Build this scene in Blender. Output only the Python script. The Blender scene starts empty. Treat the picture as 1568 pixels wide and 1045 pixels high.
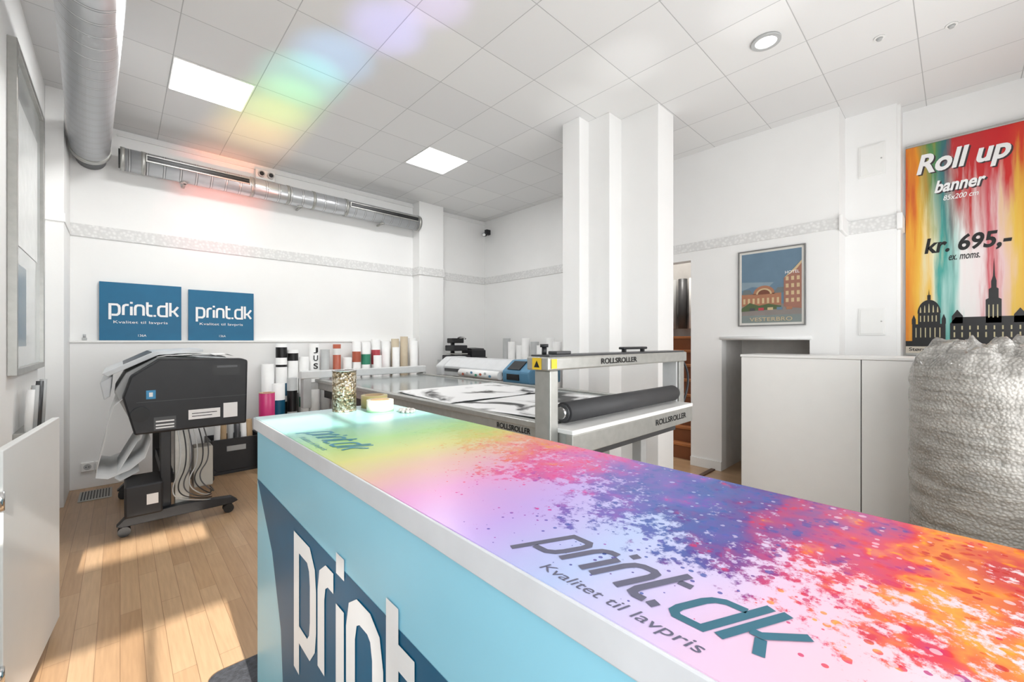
import bpy, bmesh, math, random
from mathutils import Vector, Matrix, noise
random.seed(7)
S=bpy.context.scene
COL=S.collection
H=1.3; CE=3.26
def lin(c):
    c=c/255.0
    return c/12.92 if c<=0.04045 else ((c+0.055)/1.055)**2.4
def rgb(r,g,b): return (lin(r),lin(g),lin(b),1)
# ---------------- materials
MC={}
def mat(name,c,rough=.5,metal=0,var=.06,nscale=12,bump=0,bscale=60,coat=0,trans=0,alpha=1,emit=0):
    if name in MC: return MC[name]
    m=bpy.data.materials.new(name); m.use_nodes=True; MC[name]=m
    nt=m.node_tree; N=nt.nodes; L=nt.links; b=N['Principled BSDF']
    tc=N.new('ShaderNodeTexCoord'); nz=N.new('ShaderNodeTexNoise'); nz.inputs['Scale'].default_value=nscale; nz.inputs['Detail'].default_value=3
    L.new(tc.outputs['Object'],nz.inputs['Vector'])
    r=N.new('ShaderNodeValToRGB'); L.new(nz.outputs['Fac'],r.inputs['Fac'])
    col=rgb(*c)
    r.color_ramp.elements[0].position=.3; r.color_ramp.elements[1].position=.7
    r.color_ramp.elements[0].color=tuple(x*(1-var) for x in col[:3])+(1,)
    r.color_ramp.elements[1].color=tuple(min(1,x*(1+var*.5)) for x in col[:3])+(1,)
    L.new(r.outputs['Color'],b.inputs['Base Color'])
    b.inputs['Roughness'].default_value=rough; b.inputs['Metallic'].default_value=metal
    b.inputs['Coat Weight'].default_value=coat; b.inputs['Transmission Weight'].default_value=trans; b.inputs['Alpha'].default_value=alpha
    if emit:
        b.inputs['Emission Color'].default_value=col; b.inputs['Emission Strength'].default_value=emit
    if bump:
        n2=N.new('ShaderNodeTexNoise'); n2.inputs['Scale'].default_value=bscale; L.new(tc.outputs['Object'],n2.inputs['Vector'])
        bp=N.new('ShaderNodeBump'); bp.inputs['Strength'].default_value=bump; bp.inputs['Distance'].default_value=.01
        L.new(n2.outputs['Fac'],bp.inputs['Height']); L.new(bp.outputs['Normal'],b.inputs['Normal'])
    return m
def newmat(name):
    m=bpy.data.materials.new(name); m.use_nodes=True; MC[name]=m
    return m,m.node_tree.nodes,m.node_tree.links,m.node_tree.nodes['Principled BSDF']
def ramp(N,stops,interp='LINEAR'):
    r=N.new('ShaderNodeValToRGB'); cr=r.color_ramp; cr.interpolation=interp
    while len(cr.elements)>1: cr.elements.remove(cr.elements[-1])
    cr.elements[0].position=stops[0][0]; cr.elements[0].color=stops[0][1]
    for p,c in stops[1:]:
        e=cr.elements.new(p); e.color=c
    return r
def math_(N,L,op,a,b=None,c=None):
    n=N.new('ShaderNodeMath'); n.operation=op
    for i,v in enumerate((a,b,c)):
        if v is None: continue
        if isinstance(v,(int,float)): n.inputs[i].default_value=v
        else: L.new(v,n.inputs[i])
    return n.outputs[0]
def mix_(N,L,f,a,b,mode='MIX'):
    n=N.new('ShaderNodeMix'); n.data_type='RGBA'; n.blend_type=mode
    for s,v in ((n.inputs[0],f),(n.inputs[6],a),(n.inputs[7],b)):
        if isinstance(v,(int,float,tuple)): s.default_value=v
        else: L.new(v,s)
    return n.outputs[2]

wallM=mat('wall_paint',(245,245,244),.7,var=.015,nscale=3,bump=.06,bscale=30)
white=mat('white_lacquer',(242,242,240),.4,var=.01)
whiteP=mat('white_paper',(246,246,245),.6,var=.03)
black=mat('black_plastic',(34,35,39),.45,var=.15)
black2=mat('black_satin',(20,20,22),.35,var=.15)
grey=mat('grey_plastic',(186,188,188),.45)
dgrey=mat('dark_grey_metal',(85,86,88),.4,metal=.5)
alu=mat('brushed_aluminium',(180,180,176),.38,metal=.6,var=.08,nscale=25)
chrome=mat('chrome',(215,215,215),.15,metal=1)
teal=mat('sign_teal',(0,102,142),.45,var=.05)
tealD=mat('counter_teal',(0,92,128),.4,var=.05)
cyanL=mat('counter_cyan',(152,216,238),.3,var=.04,nscale=3)
inkW=mat('white_vinyl',(247,247,247),.4,var=.01)
inkG=mat('grey_vinyl',(92,92,114),.35,var=.02)
inkT=mat('teal_vinyl',(30,140,165),.35,var=.02)
inkK=mat('black_vinyl',(16,16,18),.4,var=.02)
card=mat('cardboard',(196,168,132),.8)

def grid_ceiling():
    m,N,L,b=newmat('ceiling_tiles')
    tc=N.new('ShaderNodeTexCoord'); mp=N.new('ShaderNodeMapping'); L.new(tc.outputs['Object'],mp.inputs['Vector'])
    mp.inputs['Location'].default_value=(-.265+5,-3.67+5,0)
    br=N.new('ShaderNodeTexBrick'); L.new(mp.outputs['Vector'],br.inputs['Vector'])
    br.offset=0; br.inputs['Scale'].default_value=1; br.inputs['Brick Width'].default_value=.5; br.inputs['Row Height'].default_value=.5
    br.inputs['Mortar Size'].default_value=.003; br.inputs['Mortar Smooth'].default_value=.3; br.inputs['Bias'].default_value=0
    br.inputs['Color1'].default_value=rgb(238,238,237); br.inputs['Color2'].default_value=rgb(230,230,230); br.inputs['Mortar'].default_value=rgb(188,188,188)
    nz=N.new('ShaderNodeTexNoise'); nz.inputs['Scale'].default_value=160; L.new(tc.outputs['Object'],nz.inputs['Vector'])
    c=mix_(N,L,.05,br.outputs['Color'],nz.outputs['Color'],'MULTIPLY')
    L.new(c,b.inputs['Base Color']); b.inputs['Roughness'].default_value=.75
    bp=N.new('ShaderNodeBump'); bp.invert=True; bp.inputs['Strength'].default_value=.35; bp.inputs['Distance'].default_value=.01
    L.new(br.outputs['Fac'],bp.inputs['Height']); L.new(bp.outputs['Normal'],b.inputs['Normal'])
    return m
def wood_floor(name='oak_floor'):
    m,N,L,b=newmat(name)
    tc=N.new('ShaderNodeTexCoord'); mp=N.new('ShaderNodeMapping'); L.new(tc.outputs['Object'],mp.inputs['Vector'])
    mp.inputs['Rotation'].default_value=(0,0,math.radians(90))
    br=N.new('ShaderNodeTexBrick'); L.new(mp.outputs['Vector'],br.inputs['Vector']); br.offset=.37
    br.inputs['Scale'].default_value=1; br.inputs['Brick Width'].default_value=.62; br.inputs['Row Height'].default_value=.075
    br.inputs['Mortar Size'].default_value=.001; br.inputs['Bias'].default_value=0
    br.inputs['Color1'].default_value=rgb(196,163,128); br.inputs['Color2'].default_value=rgb(180,145,110); br.inputs['Mortar'].default_value=rgb(142,110,82)
    m2=N.new('ShaderNodeMapping'); L.new(tc.outputs['Object'],m2.inputs['Vector']); m2.inputs['Scale'].default_value=(40,2.5,10)
    nz=N.new('ShaderNodeTexNoise'); nz.inputs['Scale'].default_value=2; nz.inputs['Detail'].default_value=6; L.new(m2.outputs['Vector'],nz.inputs['Vector'])
    r=ramp(N,[(.3,(.80,.79,.78,1)),(.7,(1.05,1.05,1.05,1))]); L.new(nz.outputs['Fac'],r.inputs['Fac'])
    L.new(mix_(N,L,.7,br.outputs['Color'],r.outputs['Color'],'MULTIPLY'),b.inputs['Base Color']); b.inputs['Roughness'].default_value=.3
    return m
def frieze_mat():
    m,N,L,b=newmat('frieze_relief')
    tc=N.new('ShaderNodeTexCoord'); v=N.new('ShaderNodeTexVoronoi'); v.inputs['Scale'].default_value=38; L.new(tc.outputs['Object'],v.inputs['Vector'])
    r=ramp(N,[(.1,rgb(241,241,240)),(.6,rgb(222,222,221))]); L.new(v.outputs['Distance'],r.inputs['Fac']); L.new(r.outputs['Color'],b.inputs['Base Color'])
    bp=N.new('ShaderNodeBump'); bp.inputs['Strength'].default_value=.28; bp.inputs['Distance'].default_value=.01
    L.new(v.outputs['Distance'],bp.inputs['Height']); L.new(bp.outputs['Normal'],b.inputs['Normal']); b.inputs['Roughness'].default_value=.7
    return m
def spiral_mat(name,axis='Y'):
    m,N,L,b=newmat(name)
    tc=N.new('ShaderNodeTexCoord'); w=N.new('ShaderNodeTexWave'); w.bands_direction=axis; w.inputs['Scale'].default_value=2.6; w.inputs['Distortion'].default_value=0
    L.new(tc.outputs['Object'],w.inputs['Vector'])
    r=ramp(N,[(0,rgb(200,202,205)),(.9,rgb(200,202,205)),(.96,rgb(140,142,145)),(1,rgb(225,225,226))]); L.new(w.outputs['Fac'],r.inputs['Fac'])
    L.new(r.outputs['Color'],b.inputs['Base Color']); b.inputs['Metallic'].default_value=.65; b.inputs['Roughness'].default_value=.3
    bp=N.new('ShaderNodeBump'); bp.inputs['Strength'].default_value=.4; bp.inputs['Distance'].default_value=.01
    L.new(r.outputs['Color'],bp.inputs['Height']); L.new(bp.outputs['Normal'],b.inputs['Normal'])
    return m
def splash_mat():
    m,N,L,b=newmat('splash_print_rainbow_light')
    tc=N.new('ShaderNodeTexCoord'); s=N.new('ShaderNodeSeparateXYZ'); L.new(tc.outputs['Object'],s.inputs[0])
    X,Y=s.outputs[0],s.outputs[1]
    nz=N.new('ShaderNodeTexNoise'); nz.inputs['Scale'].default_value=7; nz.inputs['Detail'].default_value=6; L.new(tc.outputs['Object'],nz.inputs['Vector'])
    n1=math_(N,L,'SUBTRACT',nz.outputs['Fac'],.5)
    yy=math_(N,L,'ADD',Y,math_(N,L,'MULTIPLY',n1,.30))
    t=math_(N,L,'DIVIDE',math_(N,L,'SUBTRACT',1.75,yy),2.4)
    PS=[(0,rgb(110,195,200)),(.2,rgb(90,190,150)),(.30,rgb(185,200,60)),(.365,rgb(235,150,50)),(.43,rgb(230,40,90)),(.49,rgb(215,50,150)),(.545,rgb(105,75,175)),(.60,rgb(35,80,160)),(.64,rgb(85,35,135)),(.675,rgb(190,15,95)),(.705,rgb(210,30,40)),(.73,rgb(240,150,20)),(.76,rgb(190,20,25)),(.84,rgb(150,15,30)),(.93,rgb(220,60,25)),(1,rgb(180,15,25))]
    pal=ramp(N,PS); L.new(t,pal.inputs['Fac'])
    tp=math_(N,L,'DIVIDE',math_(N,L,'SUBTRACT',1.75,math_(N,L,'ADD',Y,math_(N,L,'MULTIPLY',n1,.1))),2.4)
    pas_rainbow=ramp(N,[(0,rgb(186,212,218)),(.18,rgb(140,208,196)),(.27,rgb(170,222,130)),(.34,rgb(224,222,130)),(.40,rgb(234,188,170)),(.46,rgb(230,160,212)),(.53,rgb(192,164,228)),(.6,rgb(176,192,230)),(.65,rgb(206,188,224)),(.70,rgb(232,186,200)),(.78,rgb(226,218,220)),(1,rgb(214,208,212))])  # pastel print tones, with the rainbow light on the counter painted in
    L.new(tp,pas_rainbow.inputs['Fac'])
    base=math_(N,L,'MULTIPLY',math_(N,L,'SUBTRACT',X,.64),3.8)
    my=math_(N,L,'MINIMUM',math_(N,L,'MULTIPLY',math_(N,L,'SUBTRACT',.75,Y),.75),.42)
    msum=math_(N,L,'ADD',math_(N,L,'ADD',base,my),math_(N,L,'MULTIPLY',n1,2.4))
    fine=N.new('ShaderNodeTexNoise'); fine.inputs['Scale'].default_value=48; fine.inputs['Detail'].default_value=7; fine.inputs['Roughness'].default_value=.72; L.new(tc.outputs['Object'],fine.inputs['Vector'])
    fn=math_(N,L,'MULTIPLY',math_(N,L,'SUBTRACT',fine.outputs['Fac'],.5),3.2)
    msk=ramp(N,[(.36,(0,0,0,1)),(.64,(1,1,1,1))]); L.new(math_(N,L,'ADD',math_(N,L,'ADD',msum,fn),.38),msk.inputs['Fac'])
    v=N.new('ShaderNodeTexVoronoi'); v.inputs['Scale'].default_value=95; L.new(tc.outputs['Object'],v.inputs['Vector'])
    sc=N.new('ShaderNodeSeparateColor'); L.new(v.outputs['Color'],sc.inputs[0])
    dm=math_(N,L,'MAXIMUM',math_(N,L,'ADD',math_(N,L,'MULTIPLY',msum,.6),.62),.0)
    rad=math_(N,L,'MULTIPLY',math_(N,L,'POWER',sc.outputs[0],2.6),dm)
    dots=math_(N,L,'LESS_THAN',v.outputs['Distance'],math_(N,L,'MULTIPLY',rad,.8))
    n3=N.new('ShaderNodeTexNoise'); n3.inputs['Scale'].default_value=17; n3.inputs['Detail'].default_value=4; L.new(tc.outputs['Object'],n3.inputs['Vector'])
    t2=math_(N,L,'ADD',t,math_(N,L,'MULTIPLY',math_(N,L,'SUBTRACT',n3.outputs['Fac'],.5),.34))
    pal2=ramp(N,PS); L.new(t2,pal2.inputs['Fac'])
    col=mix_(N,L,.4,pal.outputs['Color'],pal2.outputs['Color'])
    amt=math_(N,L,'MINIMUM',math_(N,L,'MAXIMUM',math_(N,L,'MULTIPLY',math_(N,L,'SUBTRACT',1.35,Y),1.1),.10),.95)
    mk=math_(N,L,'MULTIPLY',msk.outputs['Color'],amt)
    c=mix_(N,L,mk,pas_rainbow.outputs['Color'],col)
    c=mix_(N,L,math_(N,L,'MULTIPLY',dots,math_(N,L,'MINIMUM',math_(N,L,'MULTIPLY',amt,1.1),.85)),c,pal2.outputs['Color'])
    v2=N.new('ShaderNodeTexVoronoi'); v2.inputs['Scale'].default_value=80; mp=N.new('ShaderNodeMapping'); mp.inputs['Location'].default_value=(3,7,1); L.new(tc.outputs['Object'],mp.inputs['Vector']); L.new(mp.outputs['Vector'],v2.inputs['Vector'])
    s2=N.new('ShaderNodeSeparateColor'); L.new(v2.outputs['Color'],s2.inputs[0])
    d2=math_(N,L,'LESS_THAN',v2.outputs['Distance'],math_(N,L,'MULTIPLY',math_(N,L,'POWER',s2.outputs[1],4),.42))
    c=mix_(N,L,math_(N,L,'MULTIPLY',d2,.6),c,pas_rainbow.outputs['Color'])
    L.new(c,b.inputs['Base Color']); b.inputs['Roughness'].default_value=.27
    return m
def banner_mat():
    m,N,L,b=newmat('banner_print')
    tc=N.new('ShaderNodeTexCoord'); s=N.new('ShaderNodeSeparateXYZ'); L.new(tc.outputs['Object'],s.inputs[0])
    mp=N.new('ShaderNodeMapping'); mp.inputs['Scale'].default_value=(1,18,1.5); L.new(tc.outputs['Object'],mp.inputs['Vector'])
    nz=N.new('ShaderNodeTexNoise'); nz.inputs['Scale'].default_value=1; nz.inputs['Detail'].default_value=5; L.new(mp.outputs['Vector'],nz.inputs['Vector'])
    n=math_(N,L,'SUBTRACT',nz.outputs['Fac'],.5)
    t=math_(N,L,'DIVIDE',math_(N,L,'SUBTRACT',.30,math_(N,L,'ADD',s.outputs[1],math_(N,L,'MULTIPLY',n,.22))),.86)
    top=ramp(N,[(0,rgb(205,80,40)),(.08,rgb(232,150,36)),(.18,rgb(90,145,85)),(.26,rgb(50,110,118)),(.34,rgb(190,45,48)),(.6,rgb(205,30,36)),(.72,rgb(215,55,38)),(.8,rgb(232,170,36)),(1,rgb(210,55,30))])
    low=ramp(N,[(0,rgb(228,138,36)),(.12,rgb(240,192,70)),(.2,rgb(232,230,198)),(.26,rgb(60,160,150)),(.33,rgb(170,212,205)),(.40,rgb(238,236,234)),(.5,rgb(240,226,226)),(.56,rgb(205,80,92)),(.62,rgb(235,202,202)),(.72,rgb(236,195,80)),(.85,rgb(238,162,42)),(1,rgb(225,110,26))])
    L.new(t,top.inputs['Fac']); L.new(t,low.inputs['Fac'])
    z=math_(N,L,'ADD',math_(N,L,'DIVIDE',math_(N,L,'SUBTRACT',s.outputs[2],2.1),.6),math_(N,L,'MULTIPLY',n,3.6))
    zc=math_(N,L,'MINIMUM',math_(N,L,'MAXIMUM',z,0),1)
    c=mix_(N,L,zc,low.outputs['Color'],top.outputs['Color'])
    L.new(c,b.inputs['Base Color']); b.inputs['Roughness'].default_value=.5
    return m
def bubble_mat():
    m,N,L,b=newmat('bubble_wrap_plastic')
    tc=N.new('ShaderNodeTexCoord'); v=N.new('ShaderNodeTexVoronoi'); v.inputs['Scale'].default_value=72; L.new(tc.outputs['Object'],v.inputs['Vector'])
    mp=N.new('ShaderNodeMapping'); mp.inputs['Scale'].default_value=(1,1,7); L.new(tc.outputs['Object'],mp.inputs['Vector'])
    nz=N.new('ShaderNodeTexNoise'); nz.inputs['Scale'].default_value=3; nz.inputs['Detail'].default_value=7; nz.inputs['Distortion'].default_value=.6; L.new(mp.outputs['Vector'],nz.inputs['Vector'])
    r=ramp(N,[(.3,rgb(138,135,129)),(.7,rgb(190,187,181))]); L.new(nz.outputs['Fac'],r.inputs['Fac'])
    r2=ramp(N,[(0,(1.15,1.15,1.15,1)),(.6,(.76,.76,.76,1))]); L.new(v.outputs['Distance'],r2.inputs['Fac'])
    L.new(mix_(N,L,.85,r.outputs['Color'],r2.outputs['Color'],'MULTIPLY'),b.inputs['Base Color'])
    h=math_(N,L,'ADD',math_(N,L,'MULTIPLY',v.outputs['Distance'],-.8),math_(N,L,'MULTIPLY',nz.outputs['Fac'],2.6))
    bp=N.new('ShaderNodeBump'); bp.inputs['Strength'].default_value=.6; bp.inputs['Distance'].default_value=.012
    L.new(h,bp.inputs['Height']); L.new(bp.outputs['Normal'],b.inputs['Normal']); b.inputs['Roughness'].default_value=.22; b.inputs['Coat Weight'].default_value=.4
    return m
def glitter_mat():
    m,N,L,b=newmat('gold_mosaic')
    tc=N.new('ShaderNodeTexCoord'); v=N.new('ShaderNodeTexVoronoi'); v.inputs['Scale'].default_value=130; L.new(tc.outputs['Object'],v.inputs['Vector'])
    s=N.new('ShaderNodeSeparateColor'); L.new(v.outputs['Color'],s.inputs[0])
    r=ramp(N,[(0,rgb(95,85,65)),(.5,rgb(180,160,125)),(1,rgb(245,238,222))]); L.new(s.outputs[0],r.inputs['Fac'])
    L.new(r.outputs['Color'],b.inputs['Base Color']); b.inputs['Metallic'].default_value=.7; b.inputs['Roughness'].default_value=.28
    bp=N.new('ShaderNodeBump'); bp.inputs['Distance'].default_value=.004; L.new(v.outputs['Distance'],bp.inputs['Height']); L.new(bp.outputs['Normal'],b.inputs['Normal'])
    return m
def photo_bw_mat():
    m,N,L,b=newmat('bw_print')
    tc=N.new('ShaderNodeTexCoord'); nz=N.new('ShaderNodeTexNoise'); nz.inputs['Scale'].default_value=2.8; nz.inputs['Detail'].default_value=7; nz.inputs['Distortion'].default_value=.8; L.new(tc.outputs['Object'],nz.inputs['Vector'])
    r=ramp(N,[(.52,rgb(244,244,244)),(.57,rgb(190,190,190)),(.61,rgb(60,60,60)),(.67,rgb(15,15,15))]); L.new(nz.outputs['Fac'],r.inputs['Fac'])
    L.new(r.outputs['Color'],b.inputs['Base Color']); b.inputs['Roughness'].default_value=.5
    return m
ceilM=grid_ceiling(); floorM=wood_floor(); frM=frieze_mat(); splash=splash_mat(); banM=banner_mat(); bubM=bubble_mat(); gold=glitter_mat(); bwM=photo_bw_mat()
ductX=spiral_mat('duct_metal_x','X'); ductY=spiral_mat('duct_metal_y','Y')
glass=mat('bed_glass',(150,156,155),.14,metal=.1,var=.03)

# ---------------- geometry helpers
GL={}
def grp(name,loc=(0,0,0)):
    e=bpy.data.objects.new(name,None); e.empty_display_size=.1; e.location=loc; COL.objects.link(e)
    GL[e.name]=Matrix.Translation(loc).inverted(); return e
def fin(name,me,m,parent=None,smooth=False,bevel=0):
    o=bpy.data.objects.new(name,me); COL.objects.link(o)
    if m: me.materials.append(m)
    if smooth:
        for p in me.polygons: p.use_smooth=True
    if bevel:
        b=o.modifiers.new('bevel','BEVEL'); b.width=bevel; b.segments=2; b.limit_method='ANGLE'
    if parent:
        o.parent=parent; o.matrix_parent_inverse=GL[parent.name]
    return o
def box(name,x0,x1,y0,y1,z0,z1,m,parent=None,bevel=0):
    me=bpy.data.meshes.new(name); bm=bmesh.new()
    bmesh.ops.create_cube(bm,size=1)
    for v in bm.verts:
        v.co=Vector(((x0+x1)/2+v.co.x*(x1-x0),(y0+y1)/2+v.co.y*(y1-y0),(z0+z1)/2+v.co.z*(z1-z0)))
    bm.to_mesh(me); bm.free()
    return fin(name,me,m,parent,bevel=bevel)
def cyl(name,p0,p1,r,m,parent=None,seg=28,r2=None,caps=True):
    p0=Vector(p0);p1=Vector(p1); d=p1-p0
    me=bpy.data.meshes.new(name); bm=bmesh.new()
    bmesh.ops.create_cone(bm,cap_ends=caps,segments=seg,radius1=r,radius2=r if r2 is None else r2,depth=d.length)
    M=Matrix.Translation((p0+p1)/2)@d.to_track_quat('Z','Y').to_matrix().to_4x4()
    bm.transform(M)
    for f in bm.faces: f.smooth=len(f.verts)==4
    bm.to_mesh(me); bm.free()
    return fin(name,me,m,parent)
def tube(name,p0,p1,r,ri,m,parent=None,seg=28):
    p0=Vector(p0);p1=Vector(p1); d=p1-p0; l=d.length
    prof=[(ri,0),(r,0),(r,l),(ri,l)]
    me=bpy.data.meshes.new(name); bm=bmesh.new(); rings=[]
    for (a,z) in prof:
        rings.append([bm.verts.new((a*math.cos(2*math.pi*i/seg),a*math.sin(2*math.pi*i/seg),z)) for i in range(seg)])
    for k in range(4):
        A=rings[k];B=rings[(k+1)%4]
        for i in range(seg):
            f=bm.faces.new((A[i],A[(i+1)%seg],B[(i+1)%seg],B[i])); f.smooth=k in(1,3)
    bm.transform(Matrix.Translation(p0)@d.to_track_quat('Z','Y').to_matrix().to_4x4())
    bmesh.ops.recalc_face_normals(bm,faces=bm.faces)
    bm.to_mesh(me); bm.free(); return fin(name,me,m,parent)
def prism(name,pts,axis,a0,a1,m,parent=None,bevel=0):
    me=bpy.data.meshes.new(name); bm=bmesh.new()
    def P(p,a): return {'y':(p[0],a,p[1]),'x':(a,p[0],p[1]),'z':(p[0],p[1],a)}[axis]
    A=[bm.verts.new(P(p,a0)) for p in pts];B=[bm.verts.new(P(p,a1)) for p in pts]
    bm.faces.new(A);bm.faces.new(B[::-1]);n=len(pts)
    for i in range(n): bm.faces.new((A[i],B[i],B[(i+1)%n],A[(i+1)%n]))
    bmesh.ops.recalc_face_normals(bm,faces=bm.faces); bm.to_mesh(me); bm.free()
    return fin(name,me,m,parent,bevel=bevel)
def sheet(name,prof,axis,a0,a1,m,parent=None,th=.002):
    me=bpy.data.meshes.new(name); bm=bmesh.new()
    def P(p,a): return (p[0],a,p[1]) if axis=='y' else (a,p[0],p[1])
    A=[bm.verts.new(P(p,a0)) for p in prof];B=[bm.verts.new(P(p,a1)) for p in prof]
    for i in range(len(prof)-1): bm.faces.new((A[i],B[i],B[i+1],A[i+1]))
    bm.to_mesh(me); bm.free(); o=fin(name,me,m,parent,smooth=True)
    s=o.modifiers.new('sol','SOLIDIFY'); s.thickness=th; return o
def wire(name,pts,r,m,parent=None):
    c=bpy.data.curves.new(name,'CURVE'); c.dimensions='3D'; c.bevel_depth=r; c.bevel_resolution=2
    s=c.splines.new('NURBS'); s.points.add(len(pts)-1); s.use_endpoint_u=True; s.order_u=3
    for p,q in zip(s.points,pts): p.co=(*q,1)
    o=bpy.data.objects.new(name,c); COL.objects.link(o); c.materials.append(m)
    if parent: o.parent=parent; o.matrix_parent_inverse=GL[parent.name]
    return o
class Panel:
    def __init__(s,o,r,u,n,parent): s.o=Vector(o);s.r=Vector(r);s.u=Vector(u);s.n=Vector(n);s.p=parent
    def P(s,x,y,l): return s.o+s.r*x+s.u*y+s.n*(l*.0009)
    def poly(s,name,pts,m,l=1):
        me=bpy.data.meshes.new(name); me.from_pydata([s.P(x,y,l) for x,y in pts],[],[list(range(len(pts)))]); return fin(name,me,m,s.p)
    def rect(s,name,x0,y0,x1,y1,m,l=1): return s.poly(name,[(x0,y0),(x1,y0),(x1,y1),(x0,y1)],m,l)
    def disc(s,name,cx,cy,rx,ry,m,l=1,a0=0,a1=360,n=24):
        return s.poly(name,[(cx+rx*math.cos(math.radians(a0+(a1-a0)*i/n)),cy+ry*math.sin(math.radians(a0+(a1-a0)*i/n))) for i in range(n+(a1-a0<360))],m,l)
    def text(s,txt,x,y,w,h,m,l=2,shear=0,name=None,bold=0):
        c=bpy.data.curves.new('t','FONT'); c.body=txt; c.resolution_u=4; c.offset=bold
        o=bpy.data.objects.new('t',c); COL.objects.link(o); bpy.context.view_layer.update()
        me=bpy.data.meshes.new_from_object(o.evaluated_get(bpy.context.evaluated_depsgraph_get()))
        bpy.data.objects.remove(o)
        xs=[v.co.x for v in me.vertices]; ys=[v.co.y for v in me.vertices]
        x0,x1,y0,y1=min(xs),max(xs),min(ys),max(ys)
        for v in me.vertices:
            a=(v.co.x-x0)/(x1-x0)*w; b=(v.co.y-y0)/(y1-y0)*h
            v.co=s.P(x+a+b*shear,y+b,l)
        me.materials.clear()
        return fin(name or 'lettering',me,m,s.p)
    def ribbons(s,name,lines,w,m,l=2):
        me=bpy.data.meshes.new(name); V=[];F=[]
        for li,pts in enumerate(lines):
            pts=[Vector(p) for p in pts]; n=len(pts); off=[]
            for i in range(n):
                d0=(pts[i]-pts[i-1]).normalized() if i>0 else None
                d1=(pts[i+1]-pts[i]).normalized() if i<n-1 else None
                if d0 is None: d0=d1
                if d1 is None: d1=d0
                n0=Vector((-d0.y,d0.x));n1=Vector((-d1.y,d1.x)); mm=(n0+n1); mm=mm/mm.length; k=1/max(.5,mm.dot(n0)); off.append(mm*k*w/2)
            b=len(V); ll=l+.28*(li%3)
            for p,o in zip(pts,off): V.append(s.P(*(p+o),ll));V.append(s.P(*(p-o),ll))
            for i in range(n-1): F.append((b+2*i,b+2*i+1,b+2*i+3,b+2*i+2))
        me.from_pydata(V,[],F); return fin(name,me,m,s.p)
    def logo(s,x,y,w,xh,m,l=2,shear=0,m2=None,name='logo_lettering',stroke=.17):
        G={'p':([[(0,-.45),(0,1),(.52,1),(.66,.88),(.7,.7),(.7,.3),(.66,.12),(.52,0),(.12,0)]],1.0),
           'r':([[(0,0),(0,.75),(.05,.92),(.2,1),(.42,1)]],.62),
           'i':([[(0,0),(0,.85)],[(0,1.13),(0,1.32)]],.3),
           'n':([[(0,0),(0,.75),(.06,.93),(.2,1),(.46,1),(.6,.93),(.66,.75),(.66,0)]],.96),
           't':([[(0,1.35),(0,.22),(.06,.06),(.2,0),(.42,0)],[(.1,1),(.4,1)]],.6),
           '.':([[(0,0-.08),(0,.1)]],.3),
           'd':([[(.7,1.4),(.7,0),(.2,0),(.05,.1),(0,.25),(0,.75),(.05,.9),(.2,1),(.6,1)]],1.0),
           'k':([[(0,0),(0,1.4)],[(.1,.5),(.3,.5),(.66,1)],[(.34,.42),(.66,0)]],.7)}
        tot=sum(G[c][1] for c in 'print.dk'); sx=w/tot; cx=0; A=[];B=[]
        for i,c in enumerate('print.dk'):
            for ln in G[c][0]:
                q=[(x+(cx+a)*sx+b*xh*shear,y+b*xh) for a,b in ln]
                (B if i>=6 and m2 else A).append(q)
            cx+=G[c][1]
        s.ribbons(name,A,stroke*xh,m,l)
        if B: s.ribbons(name+'_dk',B,stroke*xh,m2,l)

# ---------------- room shell
box('floor',-.42,5.5,-.8,5.4,-.1,0,floorM)
box('ceiling',-.5,5.5,-.9,5.4,CE,CE+.1,ceilM)
box('wall_back',-.5,4.48,5.32,5.42,0,CE,wallM)
box('wall_left',-.52,-.42,-.9,5.32,0,CE,wallM)
g=grp('wall_right',(4.43,2,0))
W=4.38
box('section_far',W,W+.12,2.55,5.32,0,CE,wallM,g)
box('section_over_door',W,W+.12,1.913,2.55,2.15,CE,wallM,g)
box('section_pier',W,W+.12,1.605,1.913,0,CE,wallM,g)
box('section_over_niche',W,W+.12,.875,1.605,1.31,CE,wallM,g)
box('section_mid',W,W+.3,.67,.875,0,CE,wallM,g)
box('section_recess',4.66,4.78,.336,.67,0,CE,wallM,g)
box('section_step',4.70,5.0,.315,.336,0,CE,wallM,g)
box('section_near',4.90,5.02,-.9,.32,0,CE,wallM,g)
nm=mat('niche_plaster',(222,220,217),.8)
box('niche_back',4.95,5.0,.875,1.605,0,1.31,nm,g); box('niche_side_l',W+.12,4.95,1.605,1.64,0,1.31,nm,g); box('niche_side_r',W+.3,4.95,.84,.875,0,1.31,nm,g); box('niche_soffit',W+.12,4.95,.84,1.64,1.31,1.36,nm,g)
cyl('niche_lip',(W-.003,.86,1.328),(W-.003,1.62,1.328),.016,wallM,g)
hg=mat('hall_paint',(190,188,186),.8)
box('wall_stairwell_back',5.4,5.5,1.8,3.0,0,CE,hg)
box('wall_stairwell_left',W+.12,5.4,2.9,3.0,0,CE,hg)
box('wall_stairwell_right',W+.12,5.4,1.81,1.9,0,CE,hg)
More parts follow.
